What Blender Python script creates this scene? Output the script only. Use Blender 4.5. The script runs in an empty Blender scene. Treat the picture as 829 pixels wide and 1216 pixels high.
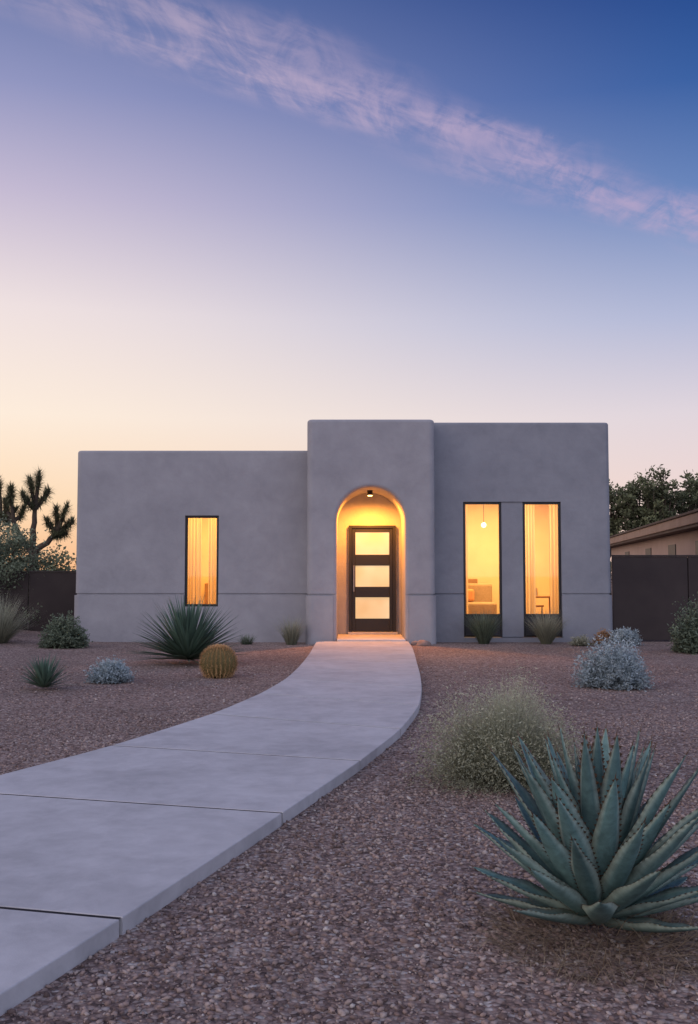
import bpy, bmesh, math, random
import numpy as np
from mathutils import Vector, Matrix
from mathutils import noise as mn
random.seed(7); np.random.seed(7)
S=bpy.context.scene
R=random.random
def U(a,b): return random.uniform(a,b)
def lin(c):
    return tuple(((x/255)/12.92 if x/255<=.04045 else ((x/255+.055)/1.055)**2.4) for x in c)+(1,)

# ---------------------------------------------------------------- helpers
def link(o,parent=None):
    S.collection.objects.link(o)
    if parent: o.parent=parent
    return o
def empty(name,loc=(0,0,0)):
    e=bpy.data.objects.new(name,None); e.location=loc; e.empty_display_size=.3
    return link(e)
class MB:
    def __init__(s): s.v=[];s.f=[];s.c=[]
    def add(s,vs,fs,cs):
        n=len(s.v); s.v+=vs; s.c+=cs; s.f+=[tuple(i+n for i in f) for f in fs]
    def obj(s,name,mat,parent=None,smooth=True,loc=(0,0,0)):
        me=bpy.data.meshes.new(name); me.from_pydata(s.v,[],s.f)
        a=me.color_attributes.new('Col','FLOAT_COLOR','POINT')
        arr=np.ones((len(s.v),4),dtype=np.float32); arr[:,:3]=np.array(s.c,dtype=np.float32).reshape(-1,3)
        a.data.foreach_set('color',arr.ravel())
        me.polygons.foreach_set('use_smooth',[smooth]*len(me.polygons))
        me.materials.append(mat); me.update()
        o=bpy.data.objects.new(name,me); o.location=loc
        return link(o,parent)
def box(name,x0,x1,y0,y1,z0,z1,mat,parent=None,bev=0,seg=2):
    me=bpy.data.meshes.new(name); bm=bmesh.new()
    bmesh.ops.create_cube(bm,size=1)
    for v in bm.verts:
        v.co=Vector((x0+(v.co.x+.5)*(x1-x0),y0+(v.co.y+.5)*(y1-y0),z0+(v.co.z+.5)*(z1-z0)))
    if bev: bmesh.ops.bevel(bm,geom=bm.edges[:],offset=bev,segments=seg,affect='EDGES',profile=.5)
    bm.to_mesh(me); bm.free(); me.materials.append(mat)
    return link(bpy.data.objects.new(name,me),parent)

# ---------------------------------------------------------------- node helpers
def newmat(name):
    m=bpy.data.materials.new(name); m.use_nodes=True
    nt=m.node_tree; b=nt.nodes['Principled BSDF']; return m,nt,b
def N(nt,t,**k):
    n=nt.nodes.new(t)
    for a,v in k.items(): setattr(n,a,v)
    return n
def val(nt,op,a,b=None,c=None):
    n=N(nt,'ShaderNodeMath',operation=op)
    for i,x in enumerate((a,b,c)):
        if x is None: continue
        if isinstance(x,(int,float)): n.inputs[i].default_value=x
        else: nt.links.new(x,n.inputs[i])
    return n.outputs[0]
def sstep(nt,x,a,b):
    n=N(nt,'ShaderNodeMapRange',interpolation_type='SMOOTHSTEP'); nt.links.new(x,n.inputs[0])
    n.inputs[1].default_value=a; n.inputs[2].default_value=b; return n.outputs[0]
def mixc(nt,f,a,b,bt='MIX'):
    n=N(nt,'ShaderNodeMix',data_type='RGBA',blend_type=bt)
    for s,x in ((n.inputs[0],f),(n.inputs[6],a),(n.inputs[7],b)):
        if isinstance(x,(int,float)): s.default_value=x
        elif isinstance(x,tuple): s.default_value=x
        else: nt.links.new(x,s)
    return n.outputs[2]
def ramp(nt,f,stops,interp='LINEAR'):
    n=N(nt,'ShaderNodeValToRGB'); cr=n.color_ramp; cr.interpolation=interp
    while len(cr.elements)<len(stops): cr.elements.new(.5)
    for e,(p,c) in zip(cr.elements,stops): e.position=p; e.color=c
    nt.links.new(f,n.inputs[0]); return n.outputs[0]
def noise(nt,vec,scale,detail=4,rough=.5,dist=0):
    n=N(nt,'ShaderNodeTexNoise'); n.inputs['Scale'].default_value=scale
    n.inputs['Detail'].default_value=detail; n.inputs['Roughness'].default_value=rough
    n.inputs['Distortion'].default_value=dist
    if vec is not None: nt.links.new(vec,n.inputs['Vector'])
    return n.outputs[0]
def g(v): return (v,v,v,1)
def bump(nt,h,b,strength,dist=.01,prev=None):
    n=N(nt,'ShaderNodeBump'); n.inputs['Strength'].default_value=strength; n.inputs['Distance'].default_value=dist
    nt.links.new(h,n.inputs['Height'])
    if prev is not None: nt.links.new(prev,n.inputs['Normal'])
    nt.links.new(n.outputs[0],b.inputs['Normal']); return n.outputs[0]
def simple(name,col,rough=.6,metal=0,spec=.5):
    m,nt,b=newmat(name); b.inputs['Base Color'].default_value=col+(1,) if len(col)==3 else col
    b.inputs['Roughness'].default_value=rough; b.inputs['Metallic'].default_value=metal
    b.inputs['Specular IOR Level'].default_value=spec
    return m
def mottled(name,c1,c2,scale,rough=.85,bs=.25,bscale=120,bd=.004,big=.5,stain=0):
    m,nt,b=newmat(name); geo=N(nt,'ShaderNodeNewGeometry').outputs['Position']
    a=noise(nt,geo,scale,5,.6,.3); a2=noise(nt,geo,big,3,.55)
    f=val(nt,'ADD',val(nt,'MULTIPLY',a,.5),val(nt,'MULTIPLY',a2,.5))
    c=ramp(nt,f,[(.36,c1+(1,)),(.62,c2+(1,))])
    if stain: c=mixc(nt,1,c,ramp(nt,noise(nt,geo,1.9,5,.7,.6),[(.30,g(1-stain)),(.52,g(1))]),'MULTIPLY')
    nt.links.new(c,b.inputs['Base Color'])
    b.inputs['Roughness'].default_value=rough; b.inputs['Specular IOR Level'].default_value=.25
    p=bump(nt,noise(nt,geo,bscale,2,.6),b,bs,bd)
    if bs>.15: bump(nt,noise(nt,geo,bscale*.12,2,.5),b,bs*.6,bd*4,p)
    return m
def leafmat(name,base,tip,edge=None,transl=.2,rough=.6,var=.5):
    """Col.r = position along leaf or from bush core to crown, Col.g = random per leaf, Col.b = edge"""
    m,nt,b=newmat(name)
    at=N(nt,'ShaderNodeAttribute',attribute_name='Col'); sp=N(nt,'ShaderNodeSeparateColor')
    nt.links.new(at.outputs['Color'],sp.inputs[0])
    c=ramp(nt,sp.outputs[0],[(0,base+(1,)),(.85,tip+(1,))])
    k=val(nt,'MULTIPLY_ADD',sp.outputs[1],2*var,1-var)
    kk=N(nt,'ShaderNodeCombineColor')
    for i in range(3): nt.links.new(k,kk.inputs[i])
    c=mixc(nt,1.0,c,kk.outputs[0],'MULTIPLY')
    if edge: c=mixc(nt,sp.outputs[2],c,edge+(1,))
    nt.links.new(c,b.inputs['Base Color']); b.inputs['Roughness'].default_value=rough
    b.inputs['Specular IOR Level'].default_value=.3
    if transl:
        out=nt.nodes['Material Output']; t=N(nt,'ShaderNodeBsdfTranslucent'); nt.links.new(c,t.inputs[0])
        mx=N(nt,'ShaderNodeMixShader'); mx.inputs[0].default_value=transl
        nt.links.new(b.outputs[0],mx.inputs[1]); nt.links.new(t.outputs[0],mx.inputs[2]); nt.links.new(mx.outputs[0],out.inputs[0])
    return m
def emis(name,col,strength):
    m,nt,b=newmat(name); b.inputs['Base Color'].default_value=col
    b.inputs['Emission Color'].default_value=col; b.inputs['Emission Strength'].default_value=strength
    b.inputs['Roughness'].default_value=.35; return m

# ---------------------------------------------------------------- world
W=bpy.data.worlds.new("World"); S.world=W; W.use_nodes=True
nt=W.node_tree; bg=nt.nodes['Background']
tc=N(nt,'ShaderNodeTexCoord').outputs['Generated']
sp=N(nt,'ShaderNodeSeparateXYZ'); nt.links.new(tc,sp.inputs[0]); X,Y,Z=sp.outputs
zc=val(nt,'MAXIMUM',Z,0.0)
L_=ramp(nt,zc,[(0,lin((250,186,132))),(.068,lin((254,220,182))),(.151,lin((254,236,218))),(.25,lin((240,225,224))),(.35,lin((197,186,210))),(.434,lin((146,150,192))),(.511,lin((102,118,168))),(1,lin((62,82,136)))])
R_=ramp(nt,zc,[(0,lin((232,196,184))),(.068,lin((238,214,210))),(.151,lin((222,211,220))),(.24,lin((174,182,214))),(.347,lin((98,130,186))),(.434,lin((48,92,160))),(.511,lin((24,66,136))),(1,lin((26,56,112)))])
hl=val(nt,'SQRT',val(nt,'ADD',val(nt,'MULTIPLY',X,X),val(nt,'MULTIPLY',Y,Y)))
az=val(nt,'DIVIDE',X,val(nt,'MAXIMUM',hl,.001))
azf=sstep(nt,az,-.42,.45)
sky=mixc(nt,azf,L_,R_)
zs=val(nt,'MAXIMUM',Z,.03); px=val(nt,'DIVIDE',X,zs); py=val(nt,'DIVIDE',Y,zs)
ax=val(nt,'ADD',px,.434); ay=val(nt,'SUBTRACT',py,1.71)
along=val(nt,'ADD',val(nt,'MULTIPLY',ax,.789),val(nt,'MULTIPLY',ay,.614))
acr=val(nt,'ADD',val(nt,'MULTIPLY',ax,-.614),val(nt,'MULTIPLY',ay,.789))
cv=N(nt,'ShaderNodeCombineXYZ'); nt.links.new(val(nt,'ADD',along,val(nt,'MULTIPLY',acr,1.2)),cv.inputs[0]); nt.links.new(val(nt,'MULTIPLY',acr,2.2),cv.inputs[1])
n1=noise(nt,cv.outputs[0],1.7,2,.5,.4)
cv2=N(nt,'ShaderNodeCombineXYZ')
nt.links.new(val(nt,'MULTIPLY',val(nt,'SUBTRACT',along,val(nt,'MULTIPLY',acr,.9)),5.0),cv2.inputs[0]); nt.links.new(val(nt,'MULTIPLY',val(nt,'ADD',acr,val(nt,'MULTIPLY',along,.35)),2.6),cv2.inputs[1])
n2=noise(nt,cv2.outputs[0],1.9,6,.64,.7)
cv3=N(nt,'ShaderNodeCombineXYZ'); nt.links.new(val(nt,'MULTIPLY',along,2.4),cv3.inputs[0]); nt.links.new(val(nt,'MULTIPLY',acr,10.0),cv3.inputs[1])
n3=noise(nt,cv3.outputs[0],1.5,5,.62,.5)
d=val(nt,'ABSOLUTE',val(nt,'ADD',acr,val(nt,'MULTIPLY',val(nt,'SUBTRACT',n1,.5),.30)))
core=sstep(nt,d,.185,.0)
tex=sstep(nt,val(nt,'ADD',val(nt,'MULTIPLY',n2,.55),val(nt,'MULTIPLY',n3,.45)),.36,.66)
cl=val(nt,'MULTIPLY',core,tex)
ends=sstep(nt,val(nt,'ABSOLUTE',val(nt,'SUBTRACT',along,1.05)),1.6,.6)
cl=val(nt,'MULTIPLY',val(nt,'MULTIPLY',cl,ends),.62)
ccol=mixc(nt,azf,lin((220,194,208)),lin((196,170,202)))
sky=mixc(nt,cl,sky,ccol)
fb=sstep(nt,Y,.25,-.45)      # unseen back half of the sky, brightened and tinted to light the facade
back=mixc(nt,sstep(nt,az,-.9,.9),(1.12,1.0,1.04,1),(.68,.77,1.08,1))
back=mixc(nt,sstep(nt,Z,.1,.9),back,(.66,.69,.95,1))
sky=mixc(nt,fb,sky,back)
st=N(nt,'ShaderNodeTexSky',sky_type='NISHITA'); st.sun_disc=False
st.sun_elevation=math.radians(6); st.sun_rotation=math.radians(-100)
sky2=mixc(nt,1.0,sky,mixc(nt,1.0,st.outputs[0],g(.004),'MULTIPLY'),'ADD')
nt.links.new(sky2,bg.inputs[0]); bg.inputs[1].default_value=1.0
W.cycles.sampling_method='MANUAL'; W.cycles.sample_map_resolution=512

# ---------------------------------------------------------------- warm fill lamp added at front left to warm the left side
sl=bpy.data.lights.new('warm_fill','SUN'); sl.energy=.35; sl.angle=math.radians(35); sl.color=(1,.82,.72)
so=link(bpy.data.objects.new('warm_fill',sl))
dv=Vector((.85,.45,-.42)).normalized()
so.rotation_euler=dv.to_track_quat('-Z','Y').to_euler()

# ---------------------------------------------------------------- camera
cam=bpy.data.cameras.new('camera'); co=link(bpy.data.objects.new('camera',cam)); S.camera=co
cam.sensor_fit='VERTICAL'; cam.sensor_height=36; cam.lens=35; cam.clip_end=2000
co.location=(0,0,1.4); co.rotation_euler=(math.radians(93.486),0,0)

# ---------------------------------------------------------------- materials
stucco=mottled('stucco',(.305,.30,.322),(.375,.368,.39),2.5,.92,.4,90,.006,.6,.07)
stucco2=mottled('stucco_shaded',(.235,.243,.275),(.295,.303,.335),2.5,.92,.4,90,.006,.6,.07)  # same stucco, the right wing's dimmer, bluer light painted into its colour
concrete=mottled('concrete',(.45,.44,.45),(.59,.575,.585),7.0,.8,.25,140,.003,1.1,.14)
joint=simple('joint_filler',(.035,.032,.035),.95,0,.1)
black=simple('black_aluminium',(.012,.012,.013),.4,0,.5)
darkpanel=simple('dark_panel',(.03,.03,.033),.45)
fence_m=mottled('dark_metal',(.035,.026,.026),(.05,.038,.036),2,.6,.1,60,.002,.5)
neigh=mottled('tan_stucco',(.48,.34,.27),(.56,.41,.33),1.5,.9,.3,60,.006,.3)
neigh_trim=mottled('brown_trim',(.36,.24,.17),(.44,.30,.22),2,.8,.2,60,.004,.5)
neigh_dark=mottled('dark_trim',(.12,.08,.06),(.16,.11,.08),2,.8,.1,60,.004,.5)
roomw=mottled('room_plaster',(.68,.53,.35),(.76,.61,.42),2,.9,.05,60,.002,.5)
wood=mottled('wood_floor',(.25,.14,.07),(.33,.19,.10),6,.5,.05,60,.002,1)

gm,nt,b=newmat('gravel_ground'); geo=N(nt,'ShaderNodeNewGeometry').outputs['Position']
vo=N(nt,'ShaderNodeTexVoronoi'); vo.inputs['Scale'].default_value=46; nt.links.new(geo,vo.inputs['Vector'])
spc=N(nt,'ShaderNodeSeparateColor'); nt.links.new(vo.outputs['Color'],spc.inputs[0])
PAL=[(0,(.13,.09,.08,1)),(.25,(.26,.18,.155,1)),(.5,(.35,.25,.215,1)),(.75,(.42,.32,.28,1)),(.95,(.47,.39,.35,1)),(1,(.58,.52,.48,1))]
c=ramp(nt,spc.outputs[0],PAL)
big=noise(nt,geo,.35,4,.6); c=mixc(nt,1,c,ramp(nt,big,[(.35,g(.84)),(.65,g(1.12))]),'MULTIPLY')
med=noise(nt,geo,9,4,.7); c=mixc(nt,1,c,ramp(nt,med,[(.3,g(.78)),(.65,g(1.12))]),'MULTIPLY')
c=mixc(nt,1,c,ramp(nt,vo.outputs['Distance'],[(.2,g(1.05)),(.75,g(.6))]),'MULTIPLY')
nt.links.new(c,b.inputs['Base Color']); b.inputs['Roughness'].default_value=.95; b.inputs['Specular IOR Level'].default_value=.15
inv=val(nt,'SUBTRACT',1.0,vo.outputs['Distance'])
p=bump(nt,inv,b,.7,.01); bump(nt,med,b,.5,.04,p)
sm,nt,b=newmat('stone'); ge=N(nt,'ShaderNodeNewGeometry')
c=ramp(nt,ge.outputs['Random Per Island'],PAL)
c=mixc(nt,1,c,ramp(nt,noise(nt,ge.outputs['Position'],70,2,.6),[(.3,g(.75)),(.7,g(1.15))]),'MULTIPLY')
c=mixc(nt,1,c,ramp(nt,noise(nt,ge.outputs['Position'],1.6,3,.6),[(.35,g(.8)),(.62,g(1.06))]),'MULTIPLY')
nt.links.new(c,b.inputs['Base Color']); b.inputs['Roughness'].default_value=.85; b.inputs['Specular IOR Level'].default_value=.25

# ---------------------------------------------------------------- ground
def hgt(x,y):
    return 0.35*math.exp(-((x+9.2)**2/5+(y-21)**2/6))   # low mound at left
bm=bmesh.new()
xs=[-900,-300,-100,-50,-30]+[-20+i*.5 for i in range(81)]+[30,50,100,300,900]
ys=[-300,-60,-10]+[i*.5 for i in range(0,71)]+[45,60,100,200,400,900]
grid=[[bm.verts.new((x,y,hgt(x,y))) for x in xs] for y in ys]
for j in range(len(ys)-1):
    for i in range(len(xs)-1):
        bm.faces.new((grid[j][i],grid[j][i+1],grid[j+1][i+1],grid[j+1][i]))
me=bpy.data.meshes.new('ground'); bm.to_mesh(me); bm.free(); me.materials.append(gm)
me.polygons.foreach_set('use_smooth',[True]*len(me.polygons))
link(bpy.data.objects.new('ground',me))

# ---------------------------------------------------------------- path
RP=[(-1.9,.6),(-1.42,2.25),(-.88,3.93),(-.37,5.62),(.08,7.16),(.44,8.6),(.70,10.1),(.84,11.6),(.93,13.1),(1.0,14.7),(1.07,16.3),(1.13,17.9),(1.15,19.42)]
LP=[(-3.9,1.0),(-3.45,2.75),(-2.98,4.45),(-2.48,6.2),(-1.83,7.78),(-1.3,9.5),(-.98,11.1),(-.80,12.6),(-.72,14.0),(-.68,15.2),(-.65,16.6),(-.64,18.0),(-.63,19.42)]
def cr(P,i,t):
    p0=P[max(i-1,0)];p1=P[i];p2=P[i+1];p3=P[min(i+2,len(P)-1)]
    q=[.5*((2*p1[k])+(-p0[k]+p2[k])*t+(2*p0[k]-5*p1[k]+4*p2[k]-p3[k])*t*t+(-p0[k]+3*p1[k]-3*p2[k]+p3[k])*t**3) for k in (0,1)]
    return tuple(.5*q[k]+.5*(p1[k]*(1-t)+p2[k]*t) for k in (0,1))
ZT=.07
path=empty('concrete_path')
pm=bmesh.new()
for i in range(len(RP)-1):
    K=8; gp=.012/1.6
    ts=[gp+(1-2*gp)*k/K for k in range(K+1)]
    rr=[cr(RP,i,t) for t in ts]; ll=[cr(LP,i,t) for t in ts]
    loop=rr+ll[::-1]
    top=[pm.verts.new((x,y,ZT)) for x,y in loop]; bot=[pm.verts.new((x,y,-.08)) for x,y in loop]
    ft=pm.faces.new(top); n=len(loop)
    pm.faces.new(bot[::-1])
    for k in range(n): pm.faces.new((top[k],bot[k],bot[(k+1)%n],top[(k+1)%n]))
bmesh.ops.recalc_face_normals(pm,faces=pm.faces[:])
ed=[e for e in pm.edges if all(abs(v.co.z-ZT)<1e-5 for v in e.verts)]
bmesh.ops.bevel(pm,geom=ed,offset=.005,segments=2,affect='EDGES',profile=.5)
me=bpy.data.meshes.new('slabs'); pm.to_mesh(me); pm.free(); me.materials.append(concrete)
link(bpy.data.objects.new('slabs',me),path)
jm=MB()
for i in range(1,len(RP)-1):
    r=Vector(RP[i]+(0,)); l=Vector(LP[i]+(0,)); dd=(r-l).normalized(); pp=Vector((-dd.y,dd.x,0))*.018
    r=r-dd*.006; l=l+dd*.006; zz=ZT-.0035
    jm.add([(r-pp)[:2]+(zz,),(r+pp)[:2]+(zz,),(l+pp)[:2]+(zz,),(l-pp)[:2]+(zz,)],[(0,1,2,3)],[(0,0,0)]*4)
jm.obj('joint_filler',joint,path,False)
re_=[cr(RP,i,t/8) for i in range(len(RP)-1) for t in range(9)]; le_=[cr(LP,i,t/8) for i in range(len(LP)-1) for t in range(9)]
RY=np.array([p[1] for p in re_]);RX=np.array([p[0] for p in re_]);LY=np.array([p[1] for p in le_]);LX=np.array([p[0] for p in le_])

# ---------------------------------------------------------------- gravel stones (one mesh)
def stones():
    bm=bmesh.new(); bmesh.ops.create_icosphere(bm,subdivisions=1,radius=1)
    iv=np.array([v.co[:] for v in bm.verts]); fi=np.array([[v.index for v in f.verts] for f in bm.faces]); bm.free()
    P=[]
    for (y0,y1,n,s0,s1) in ((2.2,6.5,50000,.0038,.0150),(6.5,10,20000,.006,.014),(10,15,8000,.008,.016)):
        y=np.random.uniform(y0,y1,n); x=np.random.uniform(-.55,.55,n)*(y1)+0
        keep=(np.abs(x)<.47*y+.4)&((x>np.interp(y,RY,RX)+.006)|(x<np.interp(y,LY,LX)-.006))
        x,y=x[keep],y[keep]; s=s0+(s1-s0)*np.random.rand(len(x))**3.2
        P.append(np.stack([x,y,s],1))
    P=np.concatenate(P); n=len(P)
    V=np.repeat(iv[None],n,0)*(1+.45*(np.random.rand(n,12,1)-.5))
    sc=np.stack([.8+.6*np.random.rand(n),.7+.5*np.random.rand(n),.45+.4*np.random.rand(n)],1)*P[:,2:3]
    V=V*sc[:,None,:]
    a=np.random.rand(n)*6.283; c,s=np.cos(a)[:,None],np.sin(a)[:,None]
    x=V[:,:,0]*c-V[:,:,1]*s; y=V[:,:,0]*s+V[:,:,1]*c
    tl=(np.random.rand(n,1)-.5)*.8; z=V[:,:,2]+x*tl
    V=np.stack([x+P[:,0:1],y+P[:,1:2],z+P[:,2:3]*.30],2).reshape(-1,3)
    F=(fi[None]+12*np.arange(n)[:,None,None]).reshape(-1,3)
    me=bpy.data.meshes.new('gravel'); me.vertices.add(len(V)); me.vertices.foreach_set('co',V.astype(np.float32).ravel())
    me.loops.add(F.size); me.loops.foreach_set('vertex_index',F.astype(np.int32).ravel())
    me.polygons.add(len(F)); me.polygons.foreach_set('loop_start',np.arange(0,F.size,3,dtype=np.int32))
    me.polygons.foreach_set('loop_total',np.full(len(F),3,dtype=np.int32)); me.update(calc_edges=True)
    me.materials.append(sm); link(bpy.data.objects.new('gravel',me)); print('stones',n)
stones()

# ---------------------------------------------------------------- house
house=empty('stucco_house')
def rrect(x0,x1,y0,y1,r,off,ns=7):
    x0-=off;x1+=off;y0-=off;y1+=off; r=max(r+off,.004); pts=[]
    for cx,cy,a0 in ((x1-r,y0+r,-90),(x1-r,y1-r,0),(x0+r,y1-r,90),(x0+r,y0+r,180)):
        for k in range(ns+1):
            a=math.radians(a0+90*k/ns); pts.append((cx+r*math.cos(a),cy+r*math.sin(a)))
    return pts
def block(name,x0,x1,y0,y1,h,r,tr,cuts,mat=stucco):
    lv=[(-.1,.025),(.945,.025),(.952,-.025),(.982,-.025),(.986,0)]
    for k in range(7):
        a=math.radians(90*k/6); lv.append((h-tr+tr*math.sin(a),-(tr-tr*math.cos(a))))
    bm=bmesh.new(); prev=None
    for z,o in lv:
        ring=[bm.verts.new((x,y,z)) for x,y in rrect(x0,x1,y0,y1,r,o)]
        if prev:
            n=len(ring)
            for k in range(n): bm.faces.new((prev[k],prev[(k+1)%n],ring[(k+1)%n],ring[k]))
        else: bm.faces.new(ring[::-1])
        prev=ring
    bm.faces.new(prev); bmesh.ops.recalc_face_normals(bm,faces=bm.faces[:])
    me=bpy.data.meshes.new(name); bm.to_mesh(me); bm.free(); me.materials.append(mat)
    o=link(bpy.data.objects.new(name,me))
    for c in cuts:
        md=o.modifiers.new('b','BOOLEAN'); md.operation='DIFFERENCE'; md.solver='EXACT'; md.object=c
    bpy.context.view_layer.update()
    dg=bpy.context.evaluated_depsgraph_get()
    nm=bpy.data.meshes.new_from_object(o.evaluated_get(dg)); o.modifiers.clear(); o.data=nm; nm.name=name
    for c in cuts: bpy.data.objects.remove(c)
    o.parent=house; return o
def cut(x0,x1,y0,y1,z0,z1,m=None): return box('cut',x0,x1,y0,y1,z0,z1,m or stucco)
LR=(-5.3,-1.0,20.5,24.0,.15,3.3)
block('left_wing',-5.55,-.6,20.2,27,3.89,.10,.05,[cut(*LR),cut(-3.33,-2.645,20.0,20.6,.715,2.56)])
RRm=(1.95,5.05,20.5,24.5,.15,3.3)
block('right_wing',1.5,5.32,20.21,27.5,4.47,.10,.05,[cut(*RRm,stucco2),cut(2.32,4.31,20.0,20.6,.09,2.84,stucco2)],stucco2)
def arch_cut():
    cx,rad,zs,zb=.432,.673,2.42,.05; fr=.075
    rings=[(19.4,fr)]+[(19.6+fr*(1-math.cos(math.radians(a))),fr*(1-math.sin(math.radians(a)))) for a in range(0,91,15)]+[(21.2,0)]
    bm=bmesh.new(); prev=None
    for y,o in rings:
        r=rad+o; pts=[(cx+r,zb)]+[(cx+r*math.cos(math.radians(a)),zs+r*math.sin(math.radians(a))) for a in range(0,181,5)]+[(cx-r,zb)]
        ring=[bm.verts.new((x,y,z)) for x,z in pts]
        if prev:
            n=len(ring)
            for k in range(n): bm.faces.new((prev[k],prev[(k+1)%n],ring[(k+1)%n],ring[k]))
        else: bm.faces.new(ring)
        prev=ring
    bm.faces.new(prev[::-1]); bmesh.ops.recalc_face_normals(bm,faces=bm.faces[:])
    me=bpy.data.meshes.new('c'); bm.to_mesh(me); bm.free(); me.materials.append(stucco)
    return link(bpy.data.objects.new('c',me))
block('entry_portal',-.83,1.695,19.6,23.2,4.44,.12,.06,[arch_cut()])
box('porch_slab',-.235,1.1,19.44,21.195,0,.1,concrete,house,.008)
DY=21.2
def D(n,x0,x1,z0,z1,y0,y1,m,bv=.004): return box(n,x0,x1,y0,y1,z0,z1,m,house,bv)
doorpane,nt,b=newmat('frosted_glass_glow'); geo=N(nt,'ShaderNodeNewGeometry').outputs['Position']
cc=ramp(nt,noise(nt,geo,1.6,2,.5),[(.3,(.80,.49,.20,1)),(.7,(.96,.72,.40,1))])
nt.links.new(cc,b.inputs['Emission Color']); b.inputs['Emission Strength'].default_value=.78  # glow painted into the panes in place of room light behind them
b.inputs['Base Color'].default_value=(.25,.22,.2,1); b.inputs['Roughness'].default_value=.4
D('door_threshold',-.02,1.03,.1,.15,DY-.16,DY-.002,concrete)
D('door_frame_l',.0,.06,.15,2.40,DY-.09,DY-.002,black); D('door_frame_r',.93,.99,.15,2.40,DY-.09,DY-.002,black)
D('door_frame_top',.06,.93,2.34,2.40,DY-.09,DY-.002,black)
D('door_back',.065,.925,.16,2.335,DY-.03,DY-.006,black)
pz=[(.43,.88),(1.10,1.55),(1.78,2.26)]
D('door_stile_l',.065,.135,.16,2.335,DY-.065,DY-.031,black); D('door_stile_r',.855,.925,.16,2.335,DY-.065,DY-.031,black)
zr=[.16,.43,.88,1.10,1.55,1.78,2.26,2.335]
for k in range(0,8,2): D('door_rail_%d'%k,.136,.854,zr[k],zr[k+1],DY-.065,DY-.031,black)
for k,(a,b_) in enumerate(pz): D('door_glass_%d'%k,.137,.853,a+.002,b_-.002,DY-.045,DY-.032,doorpane,0)
steel=simple('steel',(.5,.45,.4),.3,1)
D('door_handle',.092,.112,1.0,1.55,DY-.12,DY-.10,steel); D('door_handle_b1',.095,.109,1.05,1.07,DY-.10,DY-.064,steel); D('door_handle_b2',.095,.109,1.48,1.5,DY-.10,DY-.064,steel)
def cyl(name,x,y,z0,z1,r0,r1,mat,parent,seg=32):
    me=bpy.data.meshes.new(name); bm=bmesh.new()
    bmesh.ops.create_cone(bm,cap_ends=True,segments=seg,radius1=r0,radius2=r1,depth=z1-z0)
    for v in bm.verts: v.co+=Vector((x,y,(z0+z1)/2))
    bm.to_mesh(me); bm.free(); me.materials.append(mat); return link(bpy.data.objects.new(name,me),parent)
LY_=20.45
cyl('porch_lamp_can',.432,LY_,2.99,3.10,.055,.055,black,house)
cyl('porch_lamp_lens',.432,LY_,2.975,2.989,.045,.045,emis('lamp_lens',(1,.6,.2,1),9),house)
pl=bpy.data.lights.new('porch_light','SPOT'); pl.energy=430; pl.color=(1,.32,.035); pl.shadow_soft_size=.05; pl.spot_size=math.radians(178); pl.spot_blend=.7
link(bpy.data.objects.new('porch_light',pl),house).location=(.432,LY_,2.93)
# windows
glass,nt,b=newmat('window_glass'); nt.nodes.remove(b); out=nt.nodes['Material Output']
tr=N(nt,'ShaderNodeBsdfTransparent'); gl=N(nt,'ShaderNodeBsdfGlossy'); gl.inputs['Roughness'].default_value=.02
fr=N(nt,'ShaderNodeFresnel'); fr.inputs[0].default_value=1.5; mx=N(nt,'ShaderNodeMixShader')
nt.links.new(fr.outputs[0],mx.inputs[0]); nt.links.new(tr.outputs[0],mx.inputs[1]); nt.links.new(gl.outputs[0],mx.inputs[2]); nt.links.new(mx.outputs[0],out.inputs[0])
def window(tag,x0,x1,z0,z1,y,panel=0,t=.045):
    y1=y+.07
    box('window_frame_l_'+tag,x0,x0+t,y,y1,z0,z1,black,house,.004); box('window_frame_r_'+tag,x1-t,x1,y,y1,z0,z1,black,house,.004)
    box('window_frame_t_'+tag,x0+t,x1-t,y,y1,z1-t,z1,black,house,.004); box('window_frame_b_'+tag,x0+t,x1-t,y,y1,z0,z0+t,black,house,.004)
    zb=z0+t
    if panel:
        box('window_panel_'+tag,x0+t,x1-t,y+.02,y1-.01,z0+t,z0+panel,darkpanel,house)
        box('window_rail_'+tag,x0+t,x1-t,y,y1,z0+panel,z0+panel+t,black,house,.004); zb=z0+panel+t
    box('window_glass_'+tag,x0+t,x1-t,y+.03,y+.036,zb,z1-t,glass,house)
window('a',-3.328,-2.647,.718,2.557,20.25)
window('b',2.323,3.10,.10,2.836,20.25,.42); window('c',3.54,4.307,.10,2.836,20.25,.42)
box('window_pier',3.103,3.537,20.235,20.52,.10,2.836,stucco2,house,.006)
# interiors
def room(tag,x0,x1,y0,y1,z0,z1):
    box('room_back_'+tag,x0+.01,x1-.01,y1-.05,y1-.01,z0+.01,z1-.01,roomw,house)
    box('room_side_l_'+tag,x0+.01,x0+.05,y0+.01,y1-.06,z0+.01,z1-.01,roomw,house)
    box('room_side_r_'+tag,x1-.05,x1-.01,y0+.01,y1-.06,z0+.01,z1-.01,roomw,house)
    box('room_ceiling_'+tag,x0+.06,x1-.06,y0+.01,y1-.06,z1-.05,z1-.01,roomw,house)
    box('room_floor_'+tag,x0+.06,x1-.06,y0+.01,y1-.06,z0+.01,z0+.03,wood,house)
room('l',*LR); room('r',*RRm)
def arealight(name,x,y,z,sx,e,col=(1,.62,.24)):
    l=bpy.data.lights.new(name,'AREA'); l.size=sx; l.energy=e; l.color=col
    link(bpy.data.objects.new(name,l),house).location=(x,y,z)
arealight('room_light_l',-3.0,22.0,3.22,1.6,205,(1,.50,.115)); arealight('room_light_r',3.5,22.3,3.22,1.6,235,(1,.57,.19))
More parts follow.
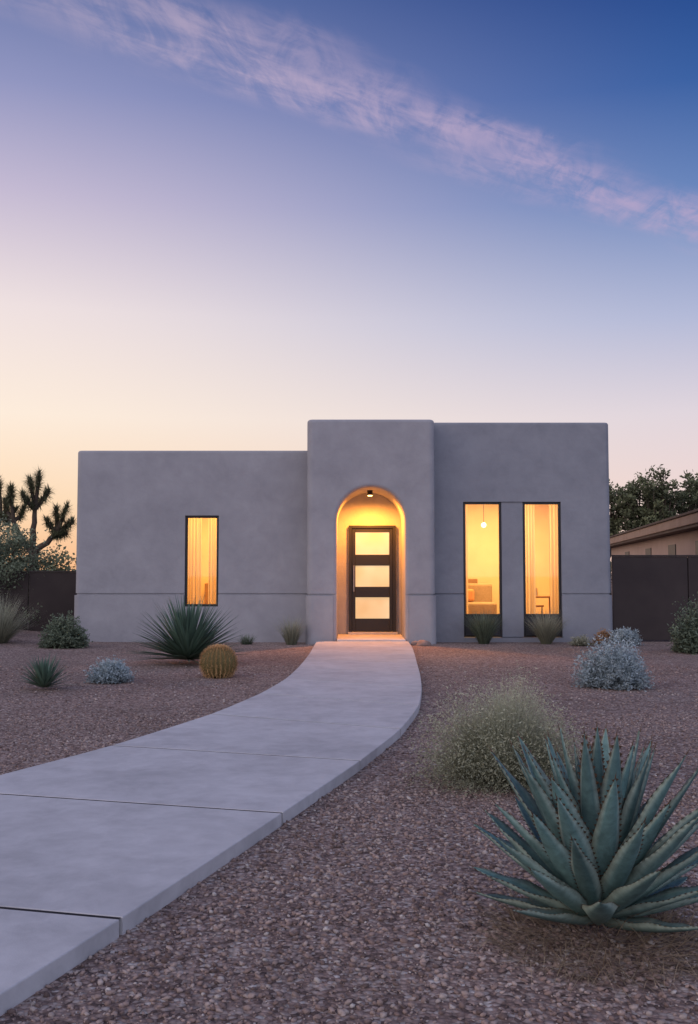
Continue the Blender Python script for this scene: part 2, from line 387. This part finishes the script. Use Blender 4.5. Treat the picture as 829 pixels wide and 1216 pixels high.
cm,nt,b=newmat('curtain_fabric'); b.inputs['Base Color'].default_value=(.8,.70,.54,1); b.inputs['Roughness'].default_value=.9
t=N(nt,'ShaderNodeBsdfTranslucent'); t.inputs[0].default_value=(.85,.73,.54,1); mx=N(nt,'ShaderNodeMixShader'); mx.inputs[0].default_value=.55
nt.links.new(b.outputs[0],mx.inputs[1]); nt.links.new(t.outputs[0],mx.inputs[2]); nt.links.new(mx.outputs[0],nt.nodes['Material Output'].inputs[0])
def curtain(tag,x0,x1,y,z0,z1,waves):
    mb=MB(); n=int(waves*10); vs=[];fs=[]
    ph=U(0,6)
    for i in range(n+1):
        s=i/n; x=x0+(x1-x0)*s; a=s*waves*6.283+ph+.6*math.sin(s*9)
        for k,z in enumerate((z1,(z0+z1)/2,z0)): vs.append((x+.008*k*math.sin(a*.7),y+(.028+.01*k)*math.sin(a),z))
    for i in range(n):
        for k in range(2): fs.append((i*3+k,i*3+k+1,(i+1)*3+k+1,(i+1)*3+k))
    mb.add(vs,fs,[(0,0,0)]*len(vs)); mb.obj('curtain_'+tag,cm,house)
curtain('a',-3.5,-3.06,20.62,.2,2.9,6); curtain('b',-2.92,-2.5,20.62,.2,2.9,6)
curtain('c',2.2,2.46,20.62,.2,3.0,5); curtain('d',3.45,3.85,20.62,.2,3.0,6); curtain('e',4.14,4.5,20.62,.2,3.0,5)
fab=mottled('sofa_fabric',(.30,.22,.14),(.38,.29,.20),20,.95,.1,200,.002,3)
box('sofa_base',2.3,3.35,22.6,23.4,.3,.72,fab,house,.05,3); box('sofa_back',2.3,3.35,23.3,23.55,.5,1.15,fab,house,.06,3)
box('sofa_cushion',2.55,2.9,23.05,23.28,.73,1.02,mottled('cushion',(.5,.22,.1),(.6,.3,.14),20,.9,.1),house,.06,3)
box('side_board',2.35,3.1,24.05,24.4,.18,1.25,wood,house,.01); cyl('floor_lamp_pole',2.55,23.8,.18,1.9,.012,.012,black,house,8)
cyl('floor_lamp_shade',2.55,23.8,1.85,2.15,.19,.13,emis('shade_r',(1,.78,.45,1),2.6),house)
box('table_top',3.9,4.6,22.1,22.7,.84,.88,wood,house,.01)
for i,(x,y) in enumerate(((3.95,22.15),(4.55,22.15),(3.95,22.65),(4.55,22.65))): cyl('table_leg_%d'%i,x,y,.18,.84,.018,.022,wood,house,10)
cyl('vase',4.2,22.4,.88,1.06,.05,.03,steel,house); cyl('stool_seat',4.05,21.6,.66,.70,.16,.16,wood,house)
for k in range(3): cyl('stool_leg_%d'%k,4.05+.12*math.cos(k*2.1),21.6+.12*math.sin(k*2.1),.18,.66,.014,.014,black,house,8)
box('chair_back',4.42,4.72,21.5,21.54,.75,1.2,wood,house,.01); box('chair_seat',4.40,4.74,21.5,21.85,.6,.64,wood,house,.01)
box('shelf',-3.4,-2.3,23.5,23.9,.18,1.15,wood,house,.01)
def sphere(name,x,y,z,r,mat,parent):
    me=bpy.data.meshes.new(name); bm=bmesh.new(); bmesh.ops.create_uvsphere(bm,u_segments=24,v_segments=14,radius=r)
    for v in bm.verts: v.co+=Vector((x,y,z))
    bm.to_mesh(me); bm.free(); me.materials.append(mat); me.polygons.foreach_set('use_smooth',[True]*len(me.polygons))
    return link(bpy.data.objects.new(name,me),parent)
sphere('pendant_globe',2.98,22.0,2.45,.055,emis('lamp_globe',(1,.85,.6,1),3),house); cyl('pendant_cord',2.98,22.0,2.51,3.25,.006,.006,black,house,8)
cyl('table_lamp_shade',-2.85,23.7,1.45,1.75,.16,.11,emis('lampshade',(1,.75,.42,1),2.4),house); cyl('table_lamp_base',-2.85,23.7,1.15,1.45,.05,.02,wood,house)

# ---------------------------------------------------------------- fences & neighbour
fe=empty('metal_fence')
for i in range(5):
    x0=5.36+i*1.55; box('fence_panel_%d'%i,x0,x0+1.53,20.3,20.34,.03,1.72,fence_m,fe,.004)
    box('fence_post_%d'%i,x0+1.50,x0+1.58,20.345,20.42,0,1.70,fence_m,fe)
    box('fence_cap_%d'%i,x0,x0+1.54,20.285,20.355,1.722,1.76,fence_m,fe,.004)
fe=empty('metal_fence')
for i in range(6):
    x1=-5.62-i*1.55; box('fence_panel_%d'%i,x1-1.53,x1,22.3,22.34,.03,1.40,fence_m,fe,.004)
    box('fence_cap_%d'%i,x1-1.54,x1,22.285,22.355,1.402,1.44,fence_m,fe,.004)
nh=empty('neighbour_house')
A=Vector((9.05,22.6,0)); B=Vector((12.9,49,0)); dv=(B-A); ang=math.atan2(dv.y,dv.x); Ln=dv.length
nh.location=A; nh.rotation_euler=(0,0,ang-math.pi/2)
box('wall',0,9,0,Ln,-.1,2.62,neigh,nh,.03); box('soffit',-.40,9.3,-.3,Ln+.3,2.622,2.70,neigh_dark,nh)
box('roof_fascia',-.45,9.4,-.4,Ln+.4,2.702,2.98,neigh_trim,nh,.02); box('roof_cap',-.50,9.45,-.45,Ln+.45,2.982,3.05,neigh_dark,nh,.01)
box('parapet',.5,8,.5,Ln-.3,3.052,3.30,neigh,nh,.03)
for i,y in enumerate((4.5,9.0,14,20)): 
    box('window_%d'%i,-.03,.05,y,y+1.3,1.1,2.3,darkpanel,nh); box('window_trim_%d'%i,-.06,-.031,y-.08,y+1.38,1.0,1.09,neigh_trim,nh)

# ---------------------------------------------------------------- plant kit
def blade(mb,base,az,el,L,W,bend=0,nseg=4,fold=.25,prof='lance',rnd=None,twist=0,tcol0=0,b=0.0):
    rnd=R() if rnd is None else rnd
    p=Vector(base); side=Vector((-math.sin(az),math.cos(az),0))
    vs=[];cs=[];fs=[]
    for i in range(nseg+1):
        t=i/nseg; e=el-bend*t
        d=Vector((math.cos(e)*math.cos(az),math.cos(e)*math.sin(az),math.sin(e)))
        n=d.cross(side)
        s=side*math.cos(twist)+n*math.sin(twist)
        if prof=='lance': w=W*(.35+1.1*t)*(1-t)**.8 if t<1 else 0
        elif prof=='sword': w=W*(1-t**1.6)
        else: w=W*math.sin(math.pi*min(.98,.06+.92*t))
        w=max(w,W*.04)
        for k,o in ((-1,0),(0,-fold),(1,0)):
            q=p+s*(k*w*.5)+n*(o*w*.5); vs.append(q[:]); cs.append((tcol0+(1-tcol0)*t,rnd,b))
        p=p+d*(L/nseg)
    for i in range(nseg):
        a=i*3; fs+=[(a,a+1,a+4,a+3),(a+1,a+2,a+5,a+4)]
    mb.add(vs,fs,cs); return p
def leafquad(mb,p,size,rnd,t,asp=.4):
    d=Vector((U(-1,1),U(-1,1),U(-.3,1))).normalized(); s=d.cross(Vector((U(-1,1),U(-1,1),U(-1,1)))).normalized()*size*asp*.5
    p=Vector(p); e=p+d*size; m=p+d*size*.5
    mb.add([p[:],(m+s)[:],e[:],(m-s)[:]],[(0,1,2,3)],[(t,rnd,0)]*4)
def tube(mb,pts,rads,seg=7,col=(0,.5,0)):
    vs=[];fs=[];n=len(pts)
    for i,(p,r) in enumerate(zip(pts,rads)):
        p=Vector(p); d=(Vector(pts[min(i+1,n-1)])-Vector(pts[max(i-1,0)])).normalized()
        a=d.cross(Vector((.13,.21,.97)) if abs(d.z)<.9 else Vector((1,0,0))).normalized(); b=d.cross(a)
        for k in range(seg):
            t=6.2832*k/seg; vs.append((p+a*r*math.cos(t)+b*r*math.sin(t))[:])
    for i in range(n-1):
        for k in range(seg): fs.append((i*seg+k,i*seg+(k+1)%seg,(i+1)*seg+(k+1)%seg,(i+1)*seg+k))
    mb.add(vs,fs,[col]*len(vs))
def bush(name,loc,rad,h,nst,nlf,lsize,mat,stemw=.004,asp=.4,inner=.45,bend=.4,minel=.02):
    mb=MB(); ph=[U(0,6.28) for _ in range(4)]
    for i in range(nst):
        az=U(0,6.283); el=math.asin(U(minel,1))
        lump=1+.10*math.sin(3*az+ph[0]+2*el)+.08*math.sin(7*az+ph[1])*math.cos(5*el+ph[2])
        L=lump/math.sqrt((math.cos(el)/rad)**2+(math.sin(el)/h)**2)*(U(.6,1)**.45+ (U(0,.12) if R()<.2 else 0))
        bd=U(-.1,1)*bend; rnd=R()
        base=(U(-.12,.12)*rad,U(-.12,.12)*rad,0)
        nn=4; e0=min(el+bd*.5,1.55)
        blade(mb,base,az,e0,L,stemw,bd,nn,.3,'sword',rnd,tcol0=.1)
        for k in range(nlf):
            t=inner+(1-inner)*R(); e=e0-bd*t*.5
            p=Vector((base[0]+math.cos(e)*math.cos(az)*L*t,base[1]+math.cos(e)*math.sin(az)*L*t,math.sin(e)*L*t))
            j=.03*rad
            p+=Vector((U(-j,j),U(-j,j),U(-j,j)*.6)); 
            if p.z<0.01: p.z=.01
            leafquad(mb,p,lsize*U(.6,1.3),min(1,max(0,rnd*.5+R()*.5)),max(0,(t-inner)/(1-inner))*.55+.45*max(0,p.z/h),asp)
    return mb.obj(name,mat,smooth=False,loc=loc)
def rosette(name,loc,n,L,W,mat,elmin,elmax,prof='sword',bend=.3,fold=.5,nseg=6,zc=0.05):
    mb=MB()
    for i in range(n):
        f=(i+.5)/n; az=i*2.39996+U(-.1,.1); el=math.radians(elmin+(elmax-elmin)*f**.9+U(-5,5))
        l=L*U(.85,1.08)*(1 if f<.85 else .85)
        blade(mb,(.03*math.cos(az),.03*math.sin(az),zc+.06*f),az,el,l,W*U(.85,1.1),bend*U(.2,1)*(1-f*.6),nseg,fold,prof)
    return mb.obj(name,mat,loc=loc)

# ---- big agave
agm=leafmat('agave_skin',(.16,.245,.215),(.105,.195,.19),(.40,.44,.34),0,.5,.28)
nt=agm.node_tree; b=nt.nodes['Principled BSDF']; geo=N(nt,'ShaderNodeNewGeometry').outputs['Position']
src=b.inputs['Base Color'].links[0].from_socket
bl=ramp(nt,noise(nt,geo,22,5,.65,.5),[(.32,g(.72)),(.5,g(1.0)),(.68,g(1.28))])
nt.links.new(mixc(nt,1,src,bl,'MULTIPLY'),b.inputs['Base Color'])
bump(nt,noise(nt,geo,60,3,.6),b,.25,.004)
spm=simple('agave_spine',(.10,.055,.03),.5)
def agave(name,loc,n,L,W,elmin=2,elmax=86,seed=1,rot=0):
    random.seed(seed)
    root=empty(name,loc); mb=MB(); sb=MB()
    for i in range(n):
        f=(i+.5)/n; az=i*2.39996+U(-.16,.16)+rot
        el=math.radians(elmin+(elmax-elmin)*f**.80+U(-5,5))
        l=L*(.70+.40*math.sin(min(1,f*1.25)*math.pi*.62))*U(.84,1.08)
        if f>.93: l*=.9
        w=W*U(.82,1.15)*(1 if f<.8 else .8); bend=-U(.05,.30)*(1-f)+U(-.08,.14)
        ns=22; rnd=R(); p=Vector((.05*math.cos(az)*(1-f),.05*math.sin(az)*(1-f),.07+.10*f)); side=Vector((-math.sin(az),math.cos(az),0))
        vs=[];cs=[];fs=[];Es=[]
        wav=U(0,6); sidebend=U(-.12,.12); tw=U(-.25,.25)
        for k in range(ns+1):
            t=k/ns; e=el-bend*t; a_=az+sidebend*t
            d=Vector((math.cos(e)*math.cos(a_),math.cos(e)*math.sin(a_),math.sin(e))); sd=side-d*side.dot(d); sd.normalize()
            nn=d.cross(sd)
            if nn.dot(Vector((-math.cos(az)*math.sin(e),-math.sin(az)*math.sin(e),math.cos(e))))<0: nn=-nn
            sd2=sd*math.cos(tw*t)+nn*math.sin(tw*t); nn2=nn*math.cos(tw*t)-sd*math.sin(tw*t)
            prof=(.58+.42*math.sin(min(1,t/.50)*math.pi/2)) if t<.50 else max(0,1-((t-.50)/.50)**1.55)
            hw=max(w*.5*prof,.0012); th=.034*(1-t)**.8*(W/.12)+.002; cup=hw*.38*(1-.3*t)
            uy=.004*math.sin(t*16+wav)
            pr=[(-1,cup+uy),(-.55,cup*.25),(0,0),(.55,cup*.25),(1,cup-uy),(.6,-th*.75+cup*.2),(0,-th),(-.6,-th*.75+cup*.2)]
            for j,(a,o) in enumerate(pr):
                vs.append((p+sd2*(a*hw)+nn2*o)[:]); cs.append((t,rnd,.7 if j in(0,4) else 0))
            Es.append((p-sd2*hw+nn2*(cup+uy),p+sd2*hw+nn2*(cup-uy),d.copy(),sd2.copy()))
            p=p+d*(l/ns)
        for k in range(ns):
            a=k*8
            for j in range(8): fs.append((a+j,a+(j+1)%8,a+8+(j+1)%8,a+8+j))
        mb.add(vs,fs,cs)
        for k in range(2,ns):
            for q,sg in ((0,-1),(1,1)):
                e0=Es[k][q]; e1=Es[k+1][q]; mdp=(e0+e1)/2; ln=(e1-e0); sdv=Es[k][3]
                apex=mdp+sdv*sg*.011*(W/.12)+ln*.15
                c0=mdp-ln*.28; c1=mdp+ln*.28; up=Vector((0,0,.0015))
                sb.add([c0[:],c1[:],apex[:],(mdp+up)[:]],[(0,1,2),(0,3,2),(1,3,2)],[(0,0,0)]*4)
        tip=Es[ns][0]; d=Es[ns][2]; tube(sb,[(tip-d*.004)[:],(tip+d*.030)[:]],[.0028,.0003],5)
    mb.obj('leaves',agm,root); sb.obj('spines',spm,root,False)
    return root
ag=agave('agave_plant',(.965,3.96,0),68,.615,.114,3,85,5,.4)
random.seed(3); dry=leafmat('dry_litter',(.22,.15,.10),(.36,.28,.19),None,.1,.9,.5); mb=MB()
for i in range(1500):
    a=U(0,6.283); r=.40*math.sqrt(R()); blade(mb,(r*math.cos(a),r*math.sin(a)-.06,U(.0,.12)*(1-r/.42)),a+U(-1.2,1.2),U(-.1,.8),U(.05,.26),.0035,U(0,1.2),4,.3,'sword')
mb.obj('dry_stems',dry,ag,False)
random.seed(11)
sage=leafmat('sage_leaf',(.07,.075,.04),(.50,.50,.35),None,.25,.8,.4)  # dark base colour paints in the shade inside and under the bush
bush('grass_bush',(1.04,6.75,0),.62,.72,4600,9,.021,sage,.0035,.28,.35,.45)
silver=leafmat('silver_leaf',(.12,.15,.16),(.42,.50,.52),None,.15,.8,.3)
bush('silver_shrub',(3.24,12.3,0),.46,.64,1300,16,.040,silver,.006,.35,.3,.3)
bush('silver_shrub',(-3.05,12.85,0),.31,.31,800,12,.035,silver,.005,.4,.3,.3)
bush('silver_shrub',(-4.95,11.4,0),.32,.32,600,12,.035,silver,.005,.4,.3,.3)
yuc=leafmat('yucca_leaf',(.11,.15,.10),(.10,.17,.125),(.2,.2,.12),.05,.5,.4)
rosette('yucca_plant',(-2.47,15.35,0),320,.95,.055,yuc,2,88,'sword',.35,.5,6,.08)
rosette('agave_plant',(-3.66,12.05,0),110,.37,.034,yuc,12,86,'sword',.2,.5,5,.03)
green=leafmat('green_leaf',(.055,.07,.045),(.18,.22,.15),None,.2,.7,.45)
bush('green_shrub',(-5.3,18.7,0),.46,.66,700,14,.055,green,.008,.45,.3,.4)
bush('green_shrub',(6.15,17.6,0),.52,1.05,800,14,.06,green,.008,.45,.35,.4)
bush('green_shrub',(5.3,19.3,0),.38,.34,500,10,.05,silver,.006,.4,.3,.4)
pale=leafmat('pale_grass',(.15,.15,.10),(.38,.38,.28),None,.25,.8,.35)
rust=leafmat('rust_leaf',(.16,.09,.05),(.42,.24,.12),None,.2,.8,.35)
bush('rust_shrub',(4.95,19.4,0),.24,.33,350,10,.04,rust,.005,.4,.3,.4)
bush('ornamental_grass',(4.45,19.2,0),.26,.20,300,6,.04,pale,.005,.3,.3,.4)
def grass(name,loc,n,h,spread,mat,w=.008):
    mb=MB()
    for i in range(n):
        a=U(0,6.283); r=.10*math.sqrt(R())
        blade(mb,(r*math.cos(a),r*math.sin(a),0),a+U(-.4,.4),math.radians(U(90-spread,90)),h*U(.6,1.08),w,U(.1,.9),5,.3,'sword')
    return mb.obj(name,mat,smooth=False,loc=loc)
grass('ornamental_grass',(2.66,19.75,0),700,.74,34,green,.010); grass('ornamental_grass',(3.88,19.7,0),700,.74,36,pale,.009)
grass('ornamental_grass',(-1.12,19.5,0),420,.60,30,pale)
grass('ornamental_grass',(-2.0,19.6,0),200,.25,50,green)
grass('ornamental_grass',(-6.7,19.2,0),700,1.05,48,pale,.012); grass('ornamental_grass',(-7.6,20.4,.2),500,1.0,48,pale,.012)
random.seed(5)
def barrel(name,loc,r):
    root=empty(name,loc); mb=MB(); sb=MB(); nr=24; na=nr*6; nv=22
    def P(th,ph):
        rib=1+.07*math.cos(th*nr)*math.sin(ph)
        rr=r*rib*(math.sin(ph)**.85 if math.sin(ph)>0 else 0); z=r*.93*math.cos(ph)
        z-= .04*r*math.exp(-(ph/.25)**2)
        return Vector((rr*math.cos(th),rr*math.sin(th),z+r*.86))
    vs=[];fs=[]
    for j in range(nv+1):
        for i in range(na): vs.append(P(6.2832*i/na,.001+math.pi*.93*j/nv)[:])
    for j in range(nv):
        for i in range(na): fs.append((j*na+i,j*na+(i+1)%na,(j+1)*na+(i+1)%na,(j+1)*na+i))
    mb.add(vs,fs,[(.5,.5,0)]*len(vs))
    for i in range(nr):
        th=6.2832*i/nr
        for j in range(17):
            ph=.12+j*.145; p=P(th,ph)
            for k in range(10):
                blade(sb,p[:],th+U(-1.2,1.2),math.pi/2-ph+U(-.9,.9),U(.035,.06),.006,U(-.4,.4),2,.2,'sword')
    mb.obj('body',leafmat('cactus_skin',(.14,.11,.045),(.20,.16,.06),None,0,.6,.2),root)
    sb.obj('spines',leafmat('cactus_spine',(.42,.24,.09),(.74,.48,.24),None,.2,.6,.4),root,False)
barrel('barrel_cactus',(-1.75,13.45,0),.225)
def rock(name,loc,s):
    bm=bmesh.new(); bmesh.ops.create_icosphere(bm,subdivisions=3,radius=1); o=[U(0,9) for _ in range(3)]
    for v in bm.verts:
        k=1+.35*mn.noise(v.co*1.3+Vector(o)); v.co=Vector((v.co.x*k*s[0],v.co.y*k*s[1],v.co.z*k*s[2]))
    me=bpy.data.meshes.new(name); bm.to_mesh(me); bm.free(); me.materials.append(rockm); link(bpy.data.objects.new(name,me)).location=loc
rockm=mottled('rock',(.18,.13,.11),(.32,.24,.21),8,.9,.5,40,.01,2)
for l,s in (((1.42,19.2,.03),(.14,.1,.08)),((1.28,19.35,.02),(.08,.07,.06)),((-7.0,18.6,.05),(.4,.3,.2)),((-6.5,17.8,.03),(.18,.15,.1)),((5.0,18.6,.02),(.12,.1,.07))): rock('rock',l,s)

# ---- Joshua trees: explicit forked skeleton with spiky heads
bark=mottled('bark',(.06,.045,.035),(.11,.085,.065),10,.95,.5,30,.02,2)
josh=leafmat('joshua_leaf',(.10,.095,.055),(.17,.185,.10),None,.3,.7,.5)
def joshua(name,loc,arms,s=1,seed=1,th=2.0):
    random.seed(seed); root=empty(name,loc); mb=MB(); lb=MB()
    def clump(p,d,r,n=300):
        for i in range(n):
            v=Vector((U(-1,1),U(-1,1),U(-1,1))).normalized(); v=(v+d*.4).normalized()
            blade(lb,(p-d*r*U(0,1.7))[:],math.atan2(v.y,v.x),math.asin(v.z),r*U(.6,1.05),.034*s,U(-.2,.5),2,.3,'sword')
    tube(mb,[(0,0,-.1),(.03,0,th*.45*s),(0,0,th*s)],[.19*s,.15*s,.14*s],9)
    for chain in arms:
        pts=[Vector(q)*s for q in chain['p']]
        fine=[]
        for a,b_ in zip(pts[:-1],pts[1:]):
            for k in range(3): fine.append((a.lerp(b_,k/3)+Vector((U(-.04,.04),U(-.04,.04),0))*s))
        fine.append(pts[-1]); n=len(fine)
        tube(mb,[q[:] for q in fine],[s*(.11-.05*k/n) for k in range(n)],8)
        for hx in chain['h']:
            e=Vector(hx)*s; b0=pts[-1]; m=(b0+e)/2+Vector((U(-.05,.05),U(-.05,.05),-.06))*s
            tube(mb,[b0[:],m[:],e[:]],[.07*s,.06*s,.05*s],7); clump(e,(e-m).normalized(),U(.25,.32)*s)
    mb.obj('trunk',bark,root); lb.obj('leaves',josh,root,False)
joshua('joshua_tree',(-9.5,30,0),[
 dict(p=[(0,0,2.0),(-.45,.1,2.45),(-.62,.0,2.95)],h=[(-.98,.2,3.6),(-.66,-.2,3.95),(-.36,.2,3.42),(-1.15,0,3.15)]),
 dict(p=[(0,0,2.0),(.02,-.1,2.7),(-.02,.1,3.3)],h=[(-.20,.1,4.25),(.16,-.1,4.4),(.38,.2,3.9),(-.3,-.25,3.75)]),
 dict(p=[(0,0,2.0),(.42,.0,2.3),(.68,.1,2.65)],h=[(.62,.1,3.35),(1.02,-.1,3.40),(1.15,.1,2.95),(.92,.25,2.6),(.35,0,3.0)])],1.0,4)
joshua('joshua_tree',(-11.3,31,0),[
 dict(p=[(0,0,2.0),(-.4,.1,2.5),(-.5,0,3.0)],h=[(-.8,.2,3.6),(-.4,-.2,3.8)]),
 dict(p=[(0,0,2.0),(.3,.0,2.6),(.4,.1,3.1)],h=[(.3,.1,4.3),(.8,-.1,4.0),(.9,.1,3.4)])],1.0,9)

# ---- leafy trees
tleaf=leafmat('tree_leaf',(.06,.065,.035),(.20,.22,.12),None,.25,.7,.5)
def tree(mb,lb,loc,h,r,ncl,nl,ls,flat=.8,low=.42,zp=1.0):
    x,y=loc; pts=[(x,y,-.1),(x+U(-.1,.1),y,h*.25),(x+U(-.2,.2),y,h*.5)]; tube(mb,pts,[.035*h,.028*h,.018*h],8)
    for i in range(ncl):
        a=U(0,6.283); rr=r*math.sqrt(R()); z=h*(low+(.97-low)*R()**zp)*(1-.22*(rr/r)**2); c=Vector((x+rr*math.cos(a),y+rr*math.sin(a),z))
        p0=Vector(pts[2]) if R()<.6 else Vector(pts[1]); m=(p0+c)/2+Vector((0,0,-.05*h))
        tube(mb,[p0[:],m[:],c[:]],[.010*h,.006*h,.0025*h],5)
        cr_=r*U(.16,.34); sh=R()
        for k in range(nl):
            v=Vector((random.gauss(0,1),random.gauss(0,1),random.gauss(0,1)*flat))*cr_*.55
            leafquad(lb,c+v,ls*U(.6,1.3),sh*.5+R()*.5,min(1,max(0,.5+v.z/cr_*.6)),.5)
random.seed(21)
root=empty('distant_trees'); mb=MB(); lb=MB()
for i in range(14): tree(mb,lb,(14.0+i*.95+U(-.25,.25),52+U(-2,3)),U(6.3,7.3),U(.85,1.1),48,85,.20,1.1,.45,.7)
mb.obj('trunks',bark,root); lb.obj('foliage',tleaf,root,False)
root=empty('desert_tree'); mb=MB(); lb=MB()
tree(mb,lb,(-8.0,22.9),2.55,1.15,90,190,.07,.8,.2)
tree(mb,lb,(-9.4,23.6),2.8,1.2,80,150,.07,.8,.2)
mb.obj('trunk',bark,root); lb.obj('foliage',leafmat('palo_leaf',(.09,.11,.07),(.28,.33,.22),None,.25,.7,.45),root,False)
root=empty('distant_brush'); mb=MB(); lb=MB()
for i in range(26): tree(mb,lb,(-30+i*1.05+U(-.5,.5),38+U(-4,6)),U(1.5,2.4),U(1.0,1.6),16,60,.18)
for i in range(14): tree(mb,lb,(15+i*1.6,60+U(-4,6)),U(2,3.2),U(1.2,1.8),14,40,.25)
mb.obj('stems',bark,root); lb.obj('foliage',tleaf,root,False)

S.view_settings.view_transform='Standard'; S.view_settings.look='None'; S.view_settings.exposure=0
